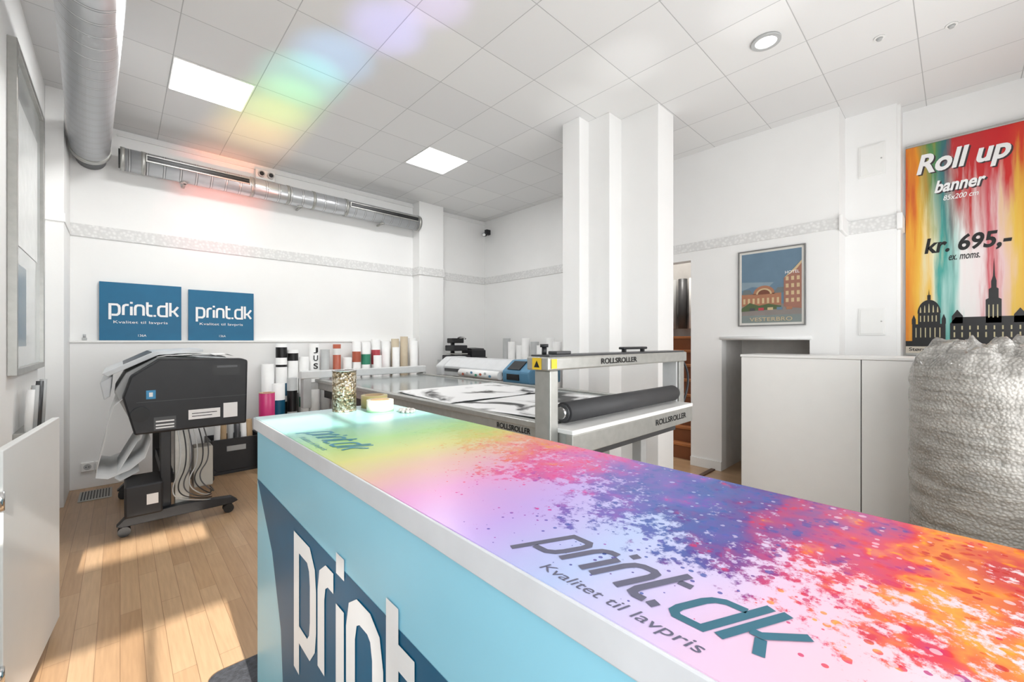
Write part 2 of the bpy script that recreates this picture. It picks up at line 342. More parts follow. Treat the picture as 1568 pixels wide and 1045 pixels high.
# front wall behind the camera; openings invented and sized to cast sun patches
g=grp('wall_front',(2,-.85,0))
def fw(x0,x1,z0,z1,i): box('front_part_%d'%i,x0,x1,-.9,-.8,z0,z1,wallM,g)
fw(-.5,5,0,1.30,1); fw(.27,5,1.30,2.10,2); fw(-.42,.27,1.72,2.10,3); fw(1.3,5,2.10,CE,4); fw(-.5,1.3,2.30,CE,5)
g=grp('sun_slot_1',(0,-.85,1.5)); box('frame_b',-.42,.27,-.88,-.84,1.30,1.33,white,g); box('frame_t',-.42,.27,-.88,-.84,1.69,1.72,white,g); box('mullion',-.05,-.02,-.88,-.84,1.33,1.69,white,g)  # unseen opening, added to let sun fall on the floor
g=grp('sun_slot_2',(.4,-.85,2.2)); box('frame_b',-.42,1.3,-.88,-.84,2.10,2.12,white,g); box('frame_t',-.42,1.3,-.88,-.84,2.28,2.30,white,g); box('mullion',.45,.48,-.88,-.84,2.12,2.28,white,g)  # unseen upper slot, added to cast sun bands on floor and counter end
# dado & friezes
box('trim_1',-.32,3.05,5.25,5.32,0,1.285,wallM,bevel=.004)
box('trim_2',-.32,3.05,5.24,5.32,1.285,1.305,white,bevel=.004)
box('trim_3',-.32,3.05,5.308,5.32,2.23,2.34,frM)
box('trim_4',3.45,W,5.308,5.32,2.23,2.34,frM)
box('trim_5',W-.012,W,2.44,5.308,2.23,2.34,frM)
box('trim_6',W-.012,W,.66,2.44,2.24,2.33,frM)
box('trim_7',W-.03,4.66,.645,.67,2.22,2.35,wallM,bevel=.006)
box('trim_8',4.645,4.66,.336,.645,2.23,2.34,frM)
box('trim_9',4.63,4.90,.30,.336,2.22,2.35,wallM,bevel=.006)
box('trim_10',-.02,4.38,5.30,5.32,3.20,3.22,white)
g=grp('pilaster',(-.37,5,0)); box('shaft',-.42,-.32,4.77,5.32,0,CE,wallM,g,.003); box('band',-.42,-.312,4.762,5.32,2.23,2.30,wallM,g,.003)
g=grp('pilaster',(3.25,5.2,0)); box('shaft',3.05,3.45,5.14,5.32,0,CE,wallM,g,.003); box('band',3.035,3.465,5.125,5.32,2.23,2.34,frM,g,.004)
box('baseboard_right',W-.015,W,1.605,1.913,0,.09,white)
box('baseboard_right_far',W-.015,W,2.55,5.3,0,.09,white)
box('baseboard_left',-.42,-.405,-.8,4.77,0,.09,white)
prism('column',[(2.92,2.25),(3.05,2.25),(3.05,2.03),(3.23,2.03),(3.23,1.68),(3.5,1.68),(3.5,2.44),(2.92,2.44)],'z',0,CE,wallM,bevel=.004)
for z0,z1 in((2.70,2.97),(1.35,1.58)):
    g=grp('access_hatch',(4.655,.5,z0)); box('frame',4.650,4.66,.405,.58,z0,z1,white,g,.002); box('door',4.645,4.652,.418,.567,z0+.013,z1-.013,white,g,.002); cyl('lock',(4.643,.43,(z0+z1)/2),(4.646,.43,(z0+z1)/2),.006,alu,g)

# ---------------- ceiling lights
emi=mat('led_panel',(255,255,255),.5,emit=5)
for x0,y0 in((.277,3.69),(2.277,3.64)):
    g=grp('ceiling_light_panel',(x0+.23,y0+.23,CE))
    box('frame',x0-.008,x0+.482,y0-.008,y0+.478,CE-.006,CE-.001,white,g); box('diffuser',x0,x0+.47,y0,y0+.47,CE-.009,CE-.004,emi,g)
g=grp('recessed_downlight',(3.07,.85,CE)); tube('bezel',(3.07,.85,CE-.014),(3.07,.85,CE-.001),.085,.062,grey,g); cyl('lens',(3.07,.85,CE-.008),(3.07,.85,CE-.003),.062,emi,g)
for x,y in((3.57,.34),(3.75,.02)):
    g=grp('smoke_detector',(x,y,CE)); cyl('base',(x,y,CE-.008),(x,y,CE-.001),.028,white,g); cyl('sensor',(x,y,CE-.022),(x,y,CE-.008),.011,grey,g,r2=.018)

# ---------------- ducts
g=grp('spiral_duct',(-.15,3,2.95))
cyl('duct_run',(-.185,5.0,2.935),(.03,-.78,2.97),.124,ductY,g,seg=48)
cyl('end_collar',(-.187,5.06,2.935),(-.184,4.97,2.935),.129,alu,g,seg=48); cyl('wall_stub',(-.19,5.30,2.935),(-.187,5.06,2.935),.10,dgrey,g)
for y,x in((1.2,-.045),(3.6,-.13)): cyl('hanger',(x,y,3.06),(x,y,CE),.004,alu,g)
g=grp('ventilation_duct',(1.5,5.14,2.94))
cyl('duct_run',(0,5.14,2.94),(3.04,5.14,2.94),.10,ductX,g,seg=40)
for x in(0.0,.14,1.0,1.35,1.62,2.0,3.0): cyl('collar',(x,5.14,2.94),(x+.03,5.14,2.94),.104,alu,g,seg=40)
cyl('end_cap',(-.012,5.14,2.94),(0,5.14,2.94),.085,dgrey,g)
for xa,xb in((.17,.99),(2.04,2.98)):
    box('slot_plate',xa,xb,5.030,5.06,2.93,2.995,alu,g,.004); box('slot',xa+.01,xb-.01,5.026,5.04,2.942,2.984,inkK,g)
    box('slot_divider',xa+.01,xb-.01,5.0245,5.03,2.961,2.965,dgrey,g)
for x in(.45,1.5,2.5): cyl('bracket',(x,5.14,2.83),(x,5.14,2.845),.03,alu,g); box('strap',x,x+.02,5.14,5.31,2.83,2.85,alu,g)
g=grp('emergency_light',(1.15,5.2,3.12)); box('housing',1.08,1.27,5.23,5.305,3.08,3.19,white,g,.01); 
for x in(1.13,1.22): cyl('lamp_head',(x,5.23,3.135),(x,5.20,3.135),.033,grey,g); cyl('lens',(x,5.199,3.135),(x,5.195,3.135),.022,black,g)
g=grp('security_camera',(4.2,5.15,3.0)); box('mount',4.30,4.38,5.17,5.23,3.02,3.10,black,g,.005); cyl('body',(4.30,5.2,3.02),(4.17,5.08,2.97),.03,black,g); cyl('lens',(4.17,5.08,2.97),(4.15,5.06,2.962),.024,chrome,g)

# ---------------- wall signs
for x0,x1,z0,z1 in((-.138,.445,1.306,1.84),(.50,1.07,1.306,1.82)):
    g=grp('shop_sign',((x0+x1)/2,5.29,1.55)); box('board',x0,x1,5.285,5.305,z0,z1,teal,g,.002)
    P=Panel((x0,5.284,z0),(1,0,0),(0,0,1),(0,-1,0),g); w=x1-x0
    P.logo(.06*w/.5,.235,w*.84,.095,inkW,stroke=.2); P.text('Kvalitet til lavpris',.16*w,.15,w*.66,.032,inkW); P.text('136A',.45*w,.035,.1*w,.022,inkW)

# ---------------- left wall
g=grp('framed_poster',(-.4,3.83,2))
y0,y1,z0,z1=3.30,4.37,1.12,2.86
for a,b,c,d in((y0,y0+.035,z0,z1),(y1-.035,y1,z0,z1),(y0+.035,y1-.035,z0,z0+.035),(y0+.035,y1-.035,z1-.035,z1)): box('frame_side',-.42,-.385,a,b,c,d,alu,g,.003)
box('picture',-.418,-.405,y0+.035,y1-.035,z0+.035,z1-.035,mat('poster_glass',(206,210,210),.08,metal=.1,var=.08,nscale=2),g)
P=Panel((-.404,y0,z0),(0,1,0),(0,0,1),(1,0,0),g); P.rect('print_dark',.15,.15,.45,.6,mat('poster_blue',(86,112,126),.2)); P.rect('print_mid',.12,.7,.9,1.5,mat('poster_pale',(224,226,225),.2))
g=grp('brochure_rack',(-.38,3.7,.9)); box('tray',-.42,-.30,3.45,3.85,.72,.80,alu,g,.003)
for i in range(7):
    x=-.39+.012*(i%3); y=3.5+i*.05; cyl('rolled_sheet',(x+.02,y,.79),(x+.03,y+.01,1.03+.02*(i%3)),.016,[whiteP,grey,dgrey,card][i%4],g,seg=14)
g=grp('cupboard_door',(-.23,2.4,.5))
pts=[(-.200,2.785),(-.268,2.05),(-.292,2.053),(-.224,2.787)]
prism('leaf',pts,'z',.05,.955,white,g,.003)
for z in(.25,.80): cyl('hinge',(-.272,2.04,z-.03),(-.272,2.04,z+.03),.009,chrome,g)
box('jamb',-.42,-.285,1.93,2.03,0,1.05,white,g,.003)
g=grp('power_outlet',(0,5.24,.2))
for i,x in enumerate((-.25,-.16,-.03)):
    box('plate',x,x+.08,5.235,5.25,.15,.23,white,g,.004); cyl('socket',(x+.04,5.233,.19),(x+.04,5.236,.19),.025,grey,g); 
    for s in(-.009,.009): cyl('pin_hole',(x+.04+s,5.231,.19),(x+.04+s,5.2335,.19),.004,black,g,seg=10)
g=grp('floor_vent',(-.2,4.65,0)); box('frame',-.25,-.05,4.82,5.12,.0005,.008,alu,g,.002)
for i in range(10): box('slat',-.235+i*.018,-.227+i*.018,4.84,5.10,.007,.010,black,g)
g=grp('wall_hook',(-.22,5.27,1.33)); box('base',-.245,-.215,5.25,5.30,1.305,1.33,grey,g,.003); cyl('knob',(-.23,5.27,1.33),(-.23,5.27,1.36),.01,grey,g)

# ---------------- plotter on left
g=grp('wide_format_printer',(.37,4.3,0))
prof=[(.07,.66),(.72,.66),(.73,1.15),(.69,1.165),(.20,1.175),(.05,1.06),(.01,.92)]
prism('end_housing',prof,'y',3.80,3.93,black,g,.012)
prism('end_housing_far',prof,'y',4.70,4.83,black,g,.012)
prism('body',[(.07,.70),(.70,.70),(.71,1.15),(.2,1.19),(.03,1.08),(-.03,.95)],'y',3.93,4.70,grey,g,.01)
cg=mat('cover_grey',(208,211,214),.35)
prism('lid',[(-.09,1.08),(-.06,1.06),(.2,1.2),(.46,1.22),(.46,1.24),(.18,1.225)],'y',3.9,4.74,cg,g,.004)
prism('lid_inset',[(-.04,1.105),(-.03,1.10),(.17,1.215),(.165,1.222)],'y',3.96,4.68,dgrey,g)
prism('front_cover',[(-.10,1.02),(-.08,.90),(-.05,.92),(-.04,1.06)],'y',3.94,4.72,cg,g,.006)
sheet('hanging_media',[(.04,.93),(-.03,.86),(-.06,.75),(-.08,.6),(-.11,.46),(-.12,.39),(-.06,.37),(.05,.41),(.13,.48),(.16,.6)],'y',3.90,4.66,whiteP,g)
sheet('media_basket',[(.10,.62),(.04,.50),(-.03,.36),(.0,.33),(.10,.38)],'y',3.95,4.5,mat('basket_cloth',(240,242,242),.7),g,.004)
for i,(a,b,c) in enumerate(((.24,.38,1.185),(.32,.5,1.19),(.42,.62,1.185))):
    sheet('loose_paper',[(a-.05,c),(a,c+.010),(b,c+.012),(b+.04,c-.004)],'y',3.84+.05*i,4.10+.06*i,whiteP,g)
P=Panel((0,3.799,0),(1,0,0),(0,0,1),(0,-1,0),g)
P.rect('label',.13,.90,.18,.96,mat('label_blue',(60,150,200),.4)); P.rect('label',.145,.915,.165,.945,inkW,2)
P.rect('label',.36,.73,.55,.80,inkW);P.rect('label',.38,.75,.5,.755,inkK,2);P.rect('label',.38,.77,.53,.775,inkK,2)
P.rect('label',.57,.72,.66,.83,inkW);P.rect('label',.17,.68,.29,.77,dgrey);P.rect('label',.18,.69,.28,.70,inkW,2);P.rect('label',.18,.71,.28,.72,inkW,2);P.rect('label',.18,.735,.28,.745,inkW,2)
P.rect('latch_recess',.50,1.04,.68,1.12,black2,1);P.rect('latch',.53,1.10,.66,1.115,dgrey,2)
P.rect('seam',.08,.88,.72,.883,dgrey,1)
cyl('cap_round',(.1,3.80,.80),(.1,3.785,.80),.05,black2,g)
for yy in(3.86,4.77):
    box('post',.205,.265,yy-.035,yy+.035,.11,.67,black,g,.005); box('post_steel',.285,.37,yy-.03,yy+.03,.11,.67,alu,g,.004)
    prism('foot',[(-.02,.075),(.0,.065),(.62,.065),(.66,.08),(.62,.115),(.33,.14),(.02,.12)],'y',yy-.09,yy-.03,black,g,.004)
    for x in(.02,.60):
        for s in(-.02,.02): cyl('caster_wheel',(x,yy-.06+s-.01,.033),(x,yy-.06+s+.01,.033),.033,black2,g)
        cyl('caster_stem',(x,yy-.06,.03),(x,yy-.06,.08),.014,alu,g)
box('cross_beam',.22,.28,3.9,4.74,.30,.37,black,g,.004)
box('ink_box',.02,.215,3.72,4.05,.13,.34,black,g,.012)
P.o=Vector((0,3.719,0)); P.rect('label',.13,.2,.19,.27,inkW)
box('waste_tank',.40,.52,3.9,4.05,.2,.5,mat('tank_plastic',(190,188,180),.4),g,.01)
for k in range(6):
    wire('cable',[(.3+.03*k,3.8,.66),(.33+.035*k,3.75+.01*k,.45),(.24+.03*k,3.74,.22+.02*k),(.38+.03*k,3.73,.16),(.50,3.8+.02*k,.12+.015*k)],.004,[grey,black,dgrey][k%3],g)
g=grp('storage_crate',(.84,5.03,.2))
box('base',.62,1.06,4.88,5.2,0,.03,black,g)
for a,b,c,d in((.62,.64,4.88,5.2),(1.04,1.06,4.88,5.2),(.64,1.04,4.88,4.90),(.64,1.04,5.18,5.2)): box('side',a,b,c,d,.03,.34,black,g,.004)
for i in range(6): cyl('offcut_roll',(.69+.06*i,4.97+.03*(i%3),.04),(.70+.055*i,5.0+.02*(i%2),.46+.03*(i%4)),.026,[whiteP,card,grey,dgrey][i%4],g,seg=16)
box('handle_slot',.76,.92,4.877,4.881,.22,.27,grey,g)

# ---------------- rolls along back wall
mg=mat('print_magenta',(200,40,112),.4); yl=mat('print_yellow',(240,200,50),.4); orr=mat('print_orange',(186,96,72),.4); gr=mat('print_green',(60,150,120),.4); rd=mat('print_red',(190,72,82),.4); bg=mat('paper_beige',(206,192,168),.6)
g=grp('paper_rolls',(2,5.1,0))
def roll(x,y,r,z1,m,g,z0=0.0,lean=(0,0),bands=()):
    lean=Vector((lean[0],lean[1],0)); p0=Vector((x,y,z0)); p1=Vector((x,y,z1))+lean
    tube('roll',p0,p1,r,r*.55,m,g,seg=24); cyl('core',p0+(p1-p0)*.02,p0+(p1-p0)*.985,r*.56,card,g,seg=20)
    for a,b,mm in bands:
        cyl('print_band',p0+(p1-p0)*a,p0+(p1-p0)*b,r*1.012,mm,g,seg=24,caps=False)
spec=[(1.16,5.08,.06,1.05,whiteP,[]),(1.29,5.07,.055,1.27,whiteP,[(.88,.97,inkK),(.80,.82,inkK),(.55,.66,tealD),(.35,.5,inkK)]),(1.41,5.09,.055,1.20,whiteP,[(.35,.6,dgrey),(.9,.97,inkK)]),(1.52,5.06,.05,1.12,whiteP,[(.5,.6,gr)]),
 (1.64,5.1,.055,1.27,whiteP,[]),(1.76,5.09,.05,1.2,grey,[]),(1.90,5.1,.045,1.26,orr,[(.9,.96,whiteP)]),(2.02,5.08,.05,1.10,whiteP,[]),(2.14,5.1,.05,1.3,whiteP,[(.8,.9,orr)]),
 (2.26,5.1,.055,1.29,whiteP,[(.78,.88,gr)]),(2.39,5.1,.055,1.32,whiteP,[(.76,.9,rd)]),(2.52,5.09,.055,1.30,whiteP,[]),(2.66,5.1,.05,1.33,bg,[]),(2.78,5.08,.05,1.36,bg,[]),(2.90,5.08,.05,1.34,whiteP,[]),(2.60,4.96,.045,1.22,whiteP,[]),(2.35,4.96,.05,1.12,whiteP,[]),(1.22,4.9,.06,.85,whiteP,[(.5,.8,tealD),(.2,.35,inkK)]),(2.85,4.94,.05,1.3,whiteP,[]),(1.36,4.93,.05,.9,grey,[(.6,.85,inkK)])]
for x,y,r,z,m,b in spec: roll(x,y,r,z,m,g,bands=b)
P=Panel((0,5.044,0),(1,0,0),(0,0,1),(0,-1,0),g)
for k,ch in enumerate('JUS'): P.text(ch,1.615,1.16-.09*k,.05,.065,inkK,name='roll_lettering',bold=.02)
g=grp('print_tube',(1.02,4.7,0)); cyl('tube_body',(1.07,4.72,0),(1.07,4.72,.78),.07,mg,g); cyl('band',(1.07,4.72,.28),(1.07,4.72,.5),.0712,yl,g); cyl('band_b',(1.07,4.72,0),(1.07,4.72,.28),.0712,inkK,g); tube('rim',(1.07,4.72,.78),(1.07,4.72,.785),.07,.04,card,g)
g=grp('paper_rolls',(4.15,4,0))
for i in range(9): roll(4.22-.03*(i%2),3.45+i*.145,.058,1.24+.05*((i*7)%3),whiteP if i%4 else grey,g)

g=grp('side_cabinet',(3.8,4.9,0)); box('carcass',3.35,4.0,4.72,5.10,.03,1.0,white,g,.003); box('top',3.33,4.02,4.70,5.11,1.0,1.03,grey,g,.003); box('door_gap',3.67,3.675,4.715,4.722,.05,.98,dgrey,g); box('plinth',3.37,3.98,4.75,5.08,0,.03,black,g)
g=grp('heat_press',(3.5,4.9,1.03)); box('base',3.36,3.66,4.76,5.04,1.03,1.10,black,g,.01); box('upper_platen',3.38,3.62,4.78,5.0,1.16,1.24,black,g,.012); cyl('post',(3.5,4.98,1.1),(3.5,4.98,1.33),.03,dgrey,g)
box('head',3.40,3.60,4.84,4.98,1.27,1.34,black2,g,.01); box('shelf_plate',3.40,3.62,4.78,4.99,1.11,1.125,alu,g); wire('lever',[(3.5,4.85,1.34),(3.5,4.78,1.38),(3.52,4.70,1.33)],.012,chrome,g)
g=grp('desk_printer',(3.8,4.9,1.03)); box('body',3.70,3.96,4.78,5.04,1.03,1.17,black,g,.015); box('tray',3.73,3.93,4.72,4.80,1.05,1.065,dgrey,g); prism('scanner_lid',[(4.8,1.17),(5.02,1.17),(5.02,1.20),(4.82,1.19)],'x',3.71,3.95,black2,g,.004)

# ---------------- vinyl cutter
g=grp('vinyl_cutter',(3.15,3.7,0))
cut=mat('cutter_grey',(216,218,220),.35)
prism('body',[(2.97,.87),(3.40,.87),(3.40,1.04),(3.30,1.09),(3.08,1.09),(2.96,.99)],'y',3.28,4.4,cut,g,.008)
blu=mat('cutter_blue',(90,140,172),.35)
EP=[(2.94,.86),(3.42,.86),(3.42,1.06),(3.30,1.10),(3.08,1.10),(2.93,.99)]
prism('control_end',EP,'y',2.88,3.28,blu,g,.02)
prism('far_end',EP,'y',4.4,4.55,cut,g,.02)
prism('screen',[(2.945,1.004),(3.05,1.083),(3.045,1.09),(2.935,1.01)],'y',3.02,3.20,black,g)
box('keypad',2.925,2.94,3.02,3.20,.90,.96,inkK,g,.003)
box('rail_slot',2.955,2.972,3.29,4.38,.93,.965,dgrey,g)
cyl('media_roll',(2.93,3.30,.93),(2.93,4.0,.93),.045,whiteP,g)
P=Panel((2.884,4.0,.90),(0,-1,0),(0,0,1),(-1,0,0),g)
for i in range(7): P.disc('media_print',.1+.08*i,.02+.012*(i%3),.022,.014,[orr,grey,blu,gr][i%4],1)
for yy in(3.0,4.45):
    box('leg',3.15,3.21,yy-.03,yy+.03,.06,.87,grey,g,.004); box('foot',2.95,3.42,yy-.03,yy+.03,.03,.08,dgrey,g,.004)
    for x in(2.98,3.39): cyl('caster',(x,yy-.015,.025),(x,yy+.015,.025),.025,black2,g,seg=16)
box('stretcher',3.16,3.20,3.0,4.45,.35,.40,grey,g)

# ---------------- flatbed applicator table
g=grp('flatbed_applicator',(2.16,3,0))
x0,x1,y0,y1=1.53,2.79,1.25,4.70
box('bed_frame',x0,x1,y0,y1,.79,.868,alu,g,.006)
box('bed_glass',x0+.05,x1-.05,y0+.18,y1-.03,.868,.880,glass,g,.002)
box('rail_left',x0-.012,x0+.045,y0+.12,y1,.86,.892,alu,g,.004); box('rail_right',x1-.045,x1+.012,y0+.12,y1,.86,.892,alu,g,.004)
box('end_deck',x0-.01,x1+.01,y0-.04,y0+.12,.862,.884,white,g,.004)
box('end_fascia',x0-.01,x1+.01,y0-.038,y0+.0,.765,.862,alu,g,.004)
box('under_tray',x0+.05,x1-.05,y0+.05,y1-.1,.70,.79,dgrey,g,.004)
for yy in(1.5,3.0,4.45):
    for xx in(1.62,2.64):
        box('leg',xx,xx+.07,yy,yy+.07,.03,.79,grey,g,.004); cyl('foot',(xx+.035,yy+.035,0),(xx+.035,yy+.035,.03),.04,black2,g)
    box('cross_member',1.69,2.64,yy+.01,yy+.06,.25,.31,grey,g,.004)
box('stretcher',1.63,1.68,1.57,4.45,.25,.31,grey,g,.004); box('stretcher_b',2.65,2.70,1.57,4.45,.25,.31,grey,g,.004)
box('far_beam',1.36,2.84,4.62,4.72,.905,.985,mat('beam_white',(222,224,224),.35),g,.008); box('far_post',1.38,1.46,4.62,4.72,.60,.905,grey,g,.005); box('far_post_b',2.80,2.84,4.62,4.72,.79,.905,grey,g,.005); box('far_bracket',1.46,1.53,4.63,4.71,.79,.86,grey,g)
box('gantry_post',1.465,1.525,1.30,1.40,.74,1.16,alu,g,.006); box('gantry_post_b',2.80,2.87,1.30,1.42,.74,1.16,alu,g,.006)
box('gantry_inner_b',2.77,2.79,1.31,1.41,.885,1.16,grey,g,.004)
box('gantry_beam',1.44,2.89,1.29,1.43,1.16,1.225,alu,g,.008); box('beam_top',1.46,2.87,1.30,1.42,1.225,1.234,dgrey,g,.003)
rub=mat('roller_rubber',(62,62,64),.6)
cyl('roller',(1.60,1.33,.945),(2.75,1.33,.945),.052,rub,g,seg=36)
for a,b in((1.57,1.60),(2.75,2.78)): cyl('roller_hub',(a,1.33,.945),(b,1.33,.945),.03,chrome,g); cyl('roller_flange',(a+.018,1.33,.945),(b,1.33,.945),.042,dgrey,g)
box('rear_blade',1.6,2.75,1.40,1.43,.89,.93,alu,g,.003)
P=Panel((0,1.2889,0),(1,0,0),(0,0,1),(0,-1,0),g)
P.text('ROLLSROLLER',1.86,1.178,.36,.03,inkK,bold=.02); P.rect('warning_label',1.46,1.17,1.50,1.215,yl,2)
P.o=Vector((1.4388,0,0)); P.r=Vector((0,-1,0)); P.n=Vector((-1,0,0)); P.rect('warning_label_side',-1.39,1.165,-1.33,1.22,yl,1)
P.poly('warning_triangle',[(-1.378,1.175),(-1.342,1.175),(-1.36,1.208)],inkK,2)
P.o=Vector((0,1.2118,0));P.r=Vector((1,0,0));P.n=Vector((0,-1,0)); P.text('ROLLSROLLER',2.30,.80,.40,.035,inkK,bold=.02)
P.o=Vector((1.5295,0,0));P.r=Vector((0,-1,0));P.n=Vector((-1,0,0)); P.text('ROLLSROLLER',-1.75,.82,.26,.03,inkK,bold=.02)
cyl('knob',(1.49,1.36,1.234),(1.49,1.36,1.27),.012,black,g); cyl('knob_top',(1.49,1.36,1.27),(1.49,1.36,1.285),.02,black,g)
box('control_pod',1.55,1.66,1.33,1.39,1.234,1.25,dgrey,g,.004)
box('handle',2.15,2.42,1.33,1.37,1.25,1.265,black,g,.006); box('handle_l',2.17,2.19,1.34,1.36,1.234,1.25,black,g); box('handle_r',2.38,2.40,1.34,1.36,1.234,1.25,black,g)
wire('air_hose',[(2.87,1.34,1.2),(2.93,1.30,1.12),(2.93,1.30,.95),(2.88,1.32,.85)],.008,black,g)
for i,(a,b,c,d) in enumerate(((1.60,2.62,1.46,2.25),(1.62,2.66,2.3,3.15))):
    me=bpy.data.meshes.new('s'); n=18; V=[];F=[]
    for j in range(n+1):
        for k in range(n+1):
            X=a+(b-a)*j/n; Y=c+(d-c)*k/n; X+=.07*(k/n-.5)*(1 if i else -1)
            V.append((X,Y,.888+.004*noise.noise(Vector((X*3,Y*3,i)))))
    for j in range(n):
        for k in range(n): q=j*(n+1)+k; F.append((q,q+n+1,q+n+2,q+1))
    me.from_pydata(V,[],F); o=fin('printed_sheet',me,bwM,g,smooth=True)
    sm=o.modifiers.new('s','SOLIDIFY'); sm.thickness=.001

# ---------------- white cabinets right
g=grp('storage_cabinet',(4.1,.3,0))
box('carcass',3.92,4.36,-.72,1.27,.0,1.165,white,g); box('top',3.895,4.36,-.73,1.275,1.165,1.185,white,g,.002)
box('door_gap_back',3.918,3.921,-.72,1.27,.06,1.163,dgrey,g)
for i in range(3):
    yb=1.268-.8*i; ya=max(yb-.794,-.72); box('door_leaf',3.90,3.92,ya,yb,.06,1.163,white,g,.002)

# ---------------- art print
g=grp('framed_art_print',(4.36,1.17,1.8))
ya,yb,z0,z1=.90,1.445,1.44,2.155; F=mat('frame_silver',(130,130,130),.35,metal=.3)
for a,b,c,d in((ya,ya+.010,z0,z1),(yb-.010,yb,z0,z1),(ya+.010,yb-.010,z0,z0+.010),(ya+.010,yb-.010,z1-.010,z1)): box('frame_side',4.355,4.378,a,b,c,d,F,g)
box('backing',4.366,4.378,ya+.010,yb-.010,z0+.010,z1-.010,mat('print_cream',(226,224,218),.5),g)
P=Panel((4.3655,yb,z0),(0,-1,0),(0,0,1),(-1,0,0),g); w=.545
sky=mat('art_sky',(104,130,150),.5); brick=mat('art_brick',(172,120,92),.5); roof=mat('art_roof',(112,120,122),.5); green=mat('art_green',(84,100,66),.5); road=mat('art_road',(140,132,128),.5); cream=mat('art_cream',(208,184,144),.5); brick2=mat('art_brick2',(160,112,96),.5); arc=mat('art_arc',(120,72,54),.5)
P.rect('sky',.03,.10,w-.03,.685,sky,1); P.poly('cloud',[(.03,.34),(.12,.37),(.25,.35),(.3,.4),(.03,.42)],mat('art_cloud',(136,156,168),.5),2)
P.rect('road',.03,.10,w-.03,.20,road,2); P.rect('hall',.03,.19,.36,.30,brick,3); P.disc('hall_gable',.22,.295,.09,.08,brick,3,0,180); P.disc('hall_window',.22,.295,.065,.055,cream,4,0,180); P.disc('hall_arc',.22,.295,.05,.042,arc,5,0,180)
P.poly('roof_l',[(.03,.30),(.13,.30),(.10,.345),(.05,.345)],roof,4); P.poly('roof_r',[(.30,.30),(.38,.30),(.38,.35),(.33,.35)],roof,4)
for i in range(8): P.rect('arch_window',.045+i*.04,.21,.063+i*.04,.26,cream,5)
P.poly('tower',[(.38,.17),(w-.03,.15),(w-.03,.55),(.47,.49),(.38,.43)],brick2,4)
P.poly('tower_roof',[(.38,.43),(.47,.49),(w-.03,.55),(w-.03,.575),(.46,.51)],cream,5)
for i in range(4):
    for j in range(3): P.rect('tower_window',.395+j*.042,.21+i*.065,.417+j*.042,.245+i*.065,cream,5)
P.text('HOTEL',.39,.465,.11,.026,inkW,6)
P.poly('hedge',[(.03,.17),(.10,.22),(.18,.19),(.26,.205),(.36,.18),(.36,.155),(.03,.14)],green,6)
for i in range(5): P.rect('car',.1+i*.075,.145,.145+i*.075,.17,[dgrey,rd,cream,sky,brick][i],7)
P.rect('caption_band',.03,.03,w-.03,.10,mat('art_caption',(130,140,138),.5),2); P.text('VESTERBRO',.10,.045,w-.2,.035,cream,4)

# ---------------- banner
g=grp('hanging_banner',(4.87,-.12,2))
yA,yB,z0,z1=.295,-.58,1.20,2.93
box('sheet',4.872,4.878,yB,yA,z0,z1,banM,g); box('top_rail',4.862,4.885,yB,yA,z1,z1+.02,alu,g,.003); box('bottom_rail',4.862,4.885,yB,yA,z0-.02,z0,alu,g,.003)
for yy in (yA-.02,yB+.02): box('wall_spacer',4.878,4.90,yy-.01,yy+.01,z1-.02,z1+.02,alu,g)
P=Panel((4.8715,yA,z0),(0,-1,0),(0,0,1),(-1,0,0),g)
inkS=mat('banner_shadow',(60,50,54),.5)
for t,x,y,w,h in(('Roll up',.055,1.44,.50,.21),('banner',.17,1.31,.27,.10),):
    P.text(t,x+.010,y-.010,w,h,inkS,1,shear=.2,bold=.03); P.text(t,x,y,w,h,inkW,2,shear=.2,bold=.03)
P.text('85x200 cm',.22,1.24,.19,.04,inkW,2,shear=.2,bold=.01)
P.text('kr. 695,-',.11,.80,.46,.15,inkK,2,shear=.15,bold=.03); P.text('ex. moms.',.25,.75,.17,.04,inkK,2,shear=.15,bold=.01)
P.rect('skyline_ground',0,.055,.875,.10,inkK,2)
gap=mat('sky_gap',(200,190,150),.5)
P.rect('church_base',.04,.10,.235,.24,inkK,2); P.rect('church_drum',.075,.24,.205,.33,inkK,2); P.disc('dome',.14,.33,.068,.11,inkK,2,0,180); P.rect('lantern',.13,.44,.15,.48,inkK,2); P.poly('cross',[(.137,.48),(.143,.48),(.14,.53)],inkK,2)
for i in range(5): P.disc('dome_rib',.09+.025*i,.335,.004,.075*(1-abs(i-2)*.18),gap,3,0,180,8)
for i in range(6): P.rect('column_gap',.06+i*.028,.13,.066+i*.028,.21,gap,3)
for i in range(5): P.rect('drum_gap',.087+i*.023,.26,.093+i*.023,.31,gap,3)
for x in(.05,.225): P.poly('small_tower',[(x-.012,.24),(x+.012,.24),(x+.012,.28),(x,.32),(x-.012,.28)],inkK,2)
P.rect('castle',.26,.10,.84,.24,inkK,2); P.poly('castle_roof',[(.26,.24),(.84,.24),(.81,.29),(.29,.29)],inkK,2)
for x in(.30,.62,.80): P.poly('gable',[(x-.03,.24),(x+.03,.24),(x+.03,.30),(x,.35),(x-.03,.30)],inkK,2)
P.poly('spire',[(.45,.24),(.53,.24),(.53,.42),(.515,.43),(.515,.50),(.505,.51),(.505,.56),(.497,.60),(.492,.74),(.487,.60),(.478,.56),(.478,.51),(.465,.50),(.465,.43),(.45,.42)],inkK,2)
for i in range(13): P.rect('castle_window',.28+i*.042,.13,.288+i*.042,.17,gap,3); P.rect('castle_window',.28+i*.042,.19,.288+i*.042,.22,gap,3)
for i in range(3): P.rect('spire_window',.463+.022*i,.28,.469+.022*i,.38,gap,3)
P.rect('caption_band',0,0,.875,.055,mat('banner_foot',(216,206,190),.5),1)
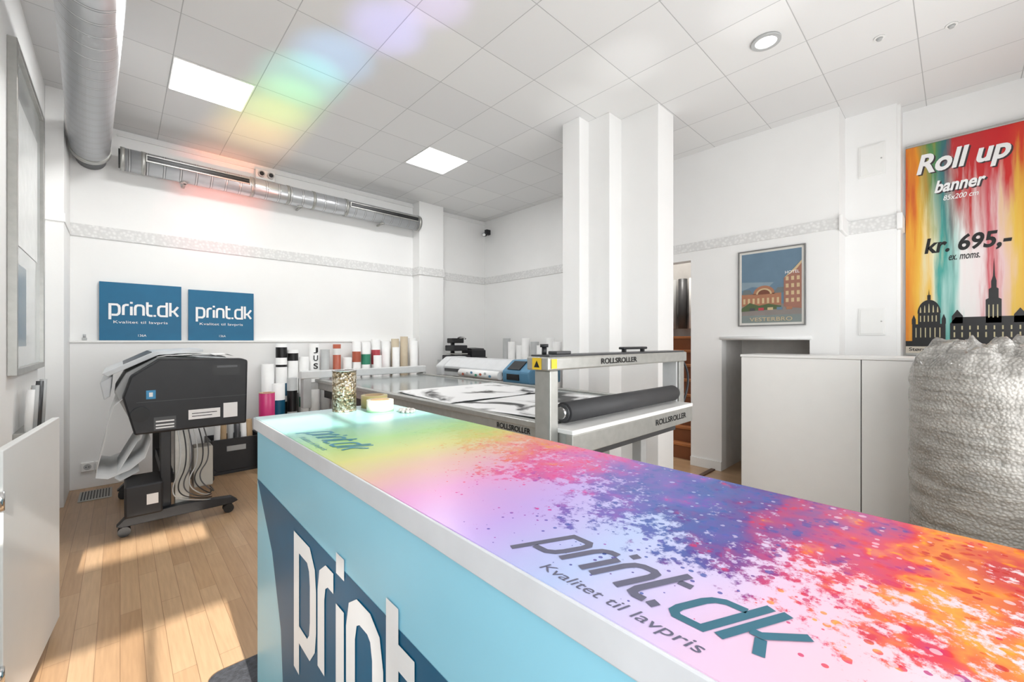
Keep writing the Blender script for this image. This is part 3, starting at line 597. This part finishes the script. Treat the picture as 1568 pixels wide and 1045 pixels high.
P.text('St\u00f8rrelser: 85x200, 100x200, 120x200 cm',.02,.012,.80,.034,inkK,2,bold=.015)

# ---------------- bubble wrap roll
def bubble():
    cx,cy=3.50,-.13; R=.33; me=bpy.data.meshes.new('bw'); bm=bmesh.new(); seg=128
    prof=[(0,0),(.9,0),(1,.02),(1,.2),(.985,.4),(1,.6),(.99,.8),(1.0,1.0),(1.0,1.08),(.985,1.14),(.93,1.19),(.82,1.235),(.66,1.27),(.5,1.285),(.36,1.29),(.3,1.27),(.26,1.2),(.0,1.18)]
    fine=[]
    for i in range(len(prof)-1):
        a,b=prof[i],prof[i+1]; n=max(1,int(abs(b[1]-a[1])/.02)+int(abs(a[0]-b[0])/.06))
        for k in range(n): t=k/n; fine.append((a[0]+(b[0]-a[0])*t,a[1]+(b[1]-a[1])*t))
    fine.append(prof[-1]); rings=[]
    for (r,z) in fine:
        ring=[]
        for i in range(seg):
            th=2*math.pi*i/seg; c,s=math.cos(th),math.sin(th)
            up=max(0,(z-1.0)/.28)
            cr=abs(noise.noise(Vector((c*5+3,s*5,z*9))))
            d=1+.02*noise.noise(Vector((c*3,s*3,z*5)))+.006*math.sin(z*55+3*th)-.03*max(0,.12-cr)/.12*.5+up*.10*noise.noise(Vector((c*4+9,s*4,z*4)))
            zz=z+up*.06*noise.noise(Vector((c*3*r+2,s*3*r,5)))+up*.02*math.sin(th*7+r*8)-up*.03*max(0,.15-abs(noise.noise(Vector((c*4*r,s*4*r,2)))))/.15
            ring.append(bm.verts.new((cx+R*r*d*c,cy+R*r*d*s,max(0,zz))))
        rings.append(ring)
    for A,B in zip(rings,rings[1:]):
        for i in range(seg): f=bm.faces.new((A[i],A[(i+1)%seg],B[(i+1)%seg],B[i])); f.smooth=True
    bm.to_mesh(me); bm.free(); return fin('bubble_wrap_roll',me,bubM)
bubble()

# ---------------- counter
g=grp('reception_counter',(.6,.6,0))
cx0,cx1,cy0,cy1=.347,.86,-.72,1.72
box('carcass',cx0+.012,cx1-.012,cy0+.01,cy1-.012,0,.985,mat('counter_side',(200,228,238),.35),g)
box('top_slab',cx0,cx1,cy0,cy1,.985,1.026,mat('counter_edge',(214,216,220),.3),g,.002)
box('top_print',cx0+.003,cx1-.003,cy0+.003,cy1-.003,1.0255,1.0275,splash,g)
P=Panel((cx0+.0115,cy1-.012,0),(0,-1,0),(0,0,1),(-1,0,0),g)
LL=cy1-.012-cy0-.01
P.rect('front_cyan_print_and_sun',0,0,LL,.985,cyanL,1)
P.poly('front_print_teal',[(0,.81),(LL,.77),(LL,0),(.36,0),(.30,.42),(.20,.62)],tealD,2)  # teal cut away at lower left: pale corner is a painted sun patch
P.logo(.46,.50,1.06,.245,inkW,l=4,stroke=.19)
P.text('Kvalitet til lavpris',.60,.28,.9,.08,inkW,4)
P=Panel((.0,0,1.0276),(0,-1,0),(1,0,0),(0,0,1),g)
P.logo(-.39,.402,.275,.058,inkG,l=.4,shear=.45,m2=mat('teal_dark_vinyl',(48,104,124),.35)); P.text('Kvalitet til lavpris',-.345,.362,.19,.020,inkG,.4,shear=.3)
P.logo(-1.32,.402,.275,.058,inkT,l=.4,shear=.45); P.text('Kvalitet til lavpris',-1.27,.362,.19,.020,inkT,.4,shear=.3)
zt=1.0277
g=grp('candle_holder',(.64,1.64,zt)); tube('mosaic_glass',(.64,1.64,zt+.006),(.64,1.64,zt+.155),.044,.038,gold,g,seg=40); cyl('base',(.64,1.64,zt),(.64,1.64,zt+.008),.044,gold,g,seg=40); tube('rim',(.64,1.64,zt+.155),(.64,1.64,zt+.159),.046,.037,chrome,g,seg=40); cyl('candle',(.64,1.64,zt+.008),(.64,1.64,zt+.06),.034,whiteP,g)
tw=mat('tape_white',(214,214,200),.35); tcr=mat('tape_cream',(196,182,124),.35); te=mat('tape_edge',(120,170,130),.5)
g=grp('tape_roll',(.735,1.53,zt)); tube('tape',(.735,1.53,zt),(.735,1.53,zt+.045),.050,.036,tw,g,seg=40); tube('core',(.735,1.53,zt),(.735,1.53,zt+.046),.036,.032,card,g,seg=40); tube('outer_wrap',(.735,1.53,zt+.002),(.735,1.53,zt+.008),.0508,.050,te,g,seg=40)
g=grp('tape_roll',(.765,1.645,zt)); tube('tape',(.765,1.645,zt),(.765,1.645,zt+.05),.052,.038,tcr,g,seg=40); tube('core',(.765,1.645,zt),(.765,1.645,zt+.051),.038,.035,card,g,seg=40)
g=grp('keychain',(.80,1.45,zt)); 
for i in range(9): a=i/9*2*math.pi; tube('bead',(.80+.022*math.cos(a),1.44+.03*math.sin(a),zt),(.80+.022*math.cos(a),1.44+.03*math.sin(a),zt+.012),.008,.002,alu,g,seg=12)
# stairs behind opening
g=grp('wooden_staircase',(4.9,2.3,0)); sw=mat('stair_wood',(176,112,66),.5,var=.15)
for i in range(8):
    box('tread',4.52+.085*i,4.72+.085*i,1.95,2.88,.17*(i+1)-.03,.17*(i+1),sw,g,.004); box('riser',4.53+.085*i,4.545+.085*i,1.95,2.88,.17*i,.17*(i+1)-.03,mat('stair_riser',(128,76,44),.6),g)
g=grp('hanging_rolls',(5.3,2.2,1.8))
box('bracket',5.36,5.395,1.95,2.85,1.62,1.66,alu,g)
for i in range(6): cyl('roll',(5.3,2.0+.14*i,1.46),(5.3,2.0+.14*i,2.1),.055,[dgrey,grey,whiteP][i%3],g,seg=18)
box('threshold_strip',4.0,4.36,1.66,1.70,.0,.012,mat('dark_wood',(90,60,40),.5))
# door mat
pts=[]
for cxx,cyy,a0 in((.93,1.92,0),(.29,1.92,90),(.29,1.79,180),(.93,1.79,270)):
    for k in range(7): a=math.radians(a0+15*k); pts.append((cxx+.05*math.cos(a),cyy+.05*math.sin(a)))
prism('floor_mat',pts,'z',.0,.012,mat('mat_fabric',(70,72,78),.9,var=.4,nscale=60,bump=.4,bscale=200),bevel=.003)

# ---------------- lights
def area(name,loc,rot,sx,sy,e,col=(1,1,1)):
    l=bpy.data.lights.new(name,'AREA'); l.shape='RECTANGLE'; l.size=sx; l.size_y=sy; l.energy=e; l.color=col
    o=bpy.data.objects.new(name,l); o.location=loc; o.rotation_euler=rot; COL.objects.link(o); return o
R=math.radians
area('front_fill',(2.3,-.76,1.9),(R(98),0,0),4.0,2.0,72,(.98,.99,1))  # added fill in front of solid wall, no window here
area('front_fill_up',(1.9,-.74,.9),(R(128),0,0),3.4,.9,34,(1,.995,.98))  # added fill tilted up to brighten the ceiling
area('front_fill_left',(-.02,-.76,1.5),(R(92),0,R(-4)),.7,1.2,18,(1,.995,.98))  # added fill to brighten the left side and hanging media
for x,y,i in((.51,3.92,1),(2.51,3.87,2)): area('led_lamp_%d'%i,(x,y,CE-.02),(0,0,0),.44,.44,19,(1,1,1))
area('stairwell_fill',(4.95,2.4,CE-.05),(0,0,0),.3,.3,16,(1,.95,.88))  # added fill to brighten the dark stair opening, no fixture known
sun=bpy.data.lights.new('sun','SUN'); sun.energy=10; sun.angle=R(.8); sun.color=(1,.95,.88)
so=bpy.data.objects.new('sun',sun); COL.objects.link(so); so.rotation_euler=Vector((.04,1,-.5)).to_track_quat('-Z','Y').to_euler()
def spot(name,loc,tgt,e,col,ang,blend=1,ss=.02):
    l=bpy.data.lights.new(name,'SPOT'); l.energy=e; l.color=col; l.spot_size=R(ang); l.spot_blend=blend; l.shadow_soft_size=ss
    o=bpy.data.objects.new(name,l); o.location=loc; COL.objects.link(o); o.rotation_euler=(Vector(tgt)-Vector(loc)).to_track_quat('-Z','Y').to_euler()
o0=(1.15,1.6,1.15)
for i,(t,c,e) in enumerate((((1.30,2.05,CE),(.6,.4,1),70),((1.22,2.45,CE),(.35,.3,1),110),((1.08,2.95,CE),(.12,.5,1),130),((1.0,3.35,CE),(.08,1,.75),140),((.97,3.8,CE),(.35,1,.1),170),((.95,4.25,CE),(1,.85,.05),210),((.92,4.8,CE),(1,.4,.05),270),((.80,5.3,2.9),(1,.16,.08),330),((.70,5.3,2.45),(1,.3,.35),120))):
    spot('rainbow_spot_%d'%i,o0,t,e,c,15)  # added coloured spots that throw the rainbow streak, no prism in the scene
for i,t in enumerate(((2.80,2.2,CE),(2.62,1.6,CE),(2.72,.80,CE))): spot('bounce_spot_%d'%i,(1.9,.8,1.1),t,32,(1,1,1),16)  # added spots standing in for sunlight bounced onto the ceiling
spot('counter_spot',(-.34,-.6,1.35),(.35,1.45,.38),95,(1,.97,.92),17,.12)  # added spot standing in for the sun patch on the counter front
w=bpy.data.worlds.new('World'); S.world=w; w.use_nodes=True
bgN=w.node_tree.nodes['Background']; sk=w.node_tree.nodes.new('ShaderNodeTexSky'); sk.sky_type='NISHITA'; sk.sun_disc=False; sk.sun_elevation=R(35)
w.node_tree.links.new(sk.outputs[0],bgN.inputs[0]); bgN.inputs[1].default_value=.4
try:
    S.view_settings.view_transform='Standard'; S.view_settings.look='None'; S.view_settings.exposure=0
except Exception as e: print(e)
cam=bpy.data.cameras.new('camera'); cam.sensor_width=36; cam.lens=639/1568*36; cam.clip_start=.01
co=bpy.data.objects.new('camera',cam); co.location=(0,0,H); co.rotation_euler=(R(90),0,R(-43.2)); COL.objects.link(co); S.camera=co
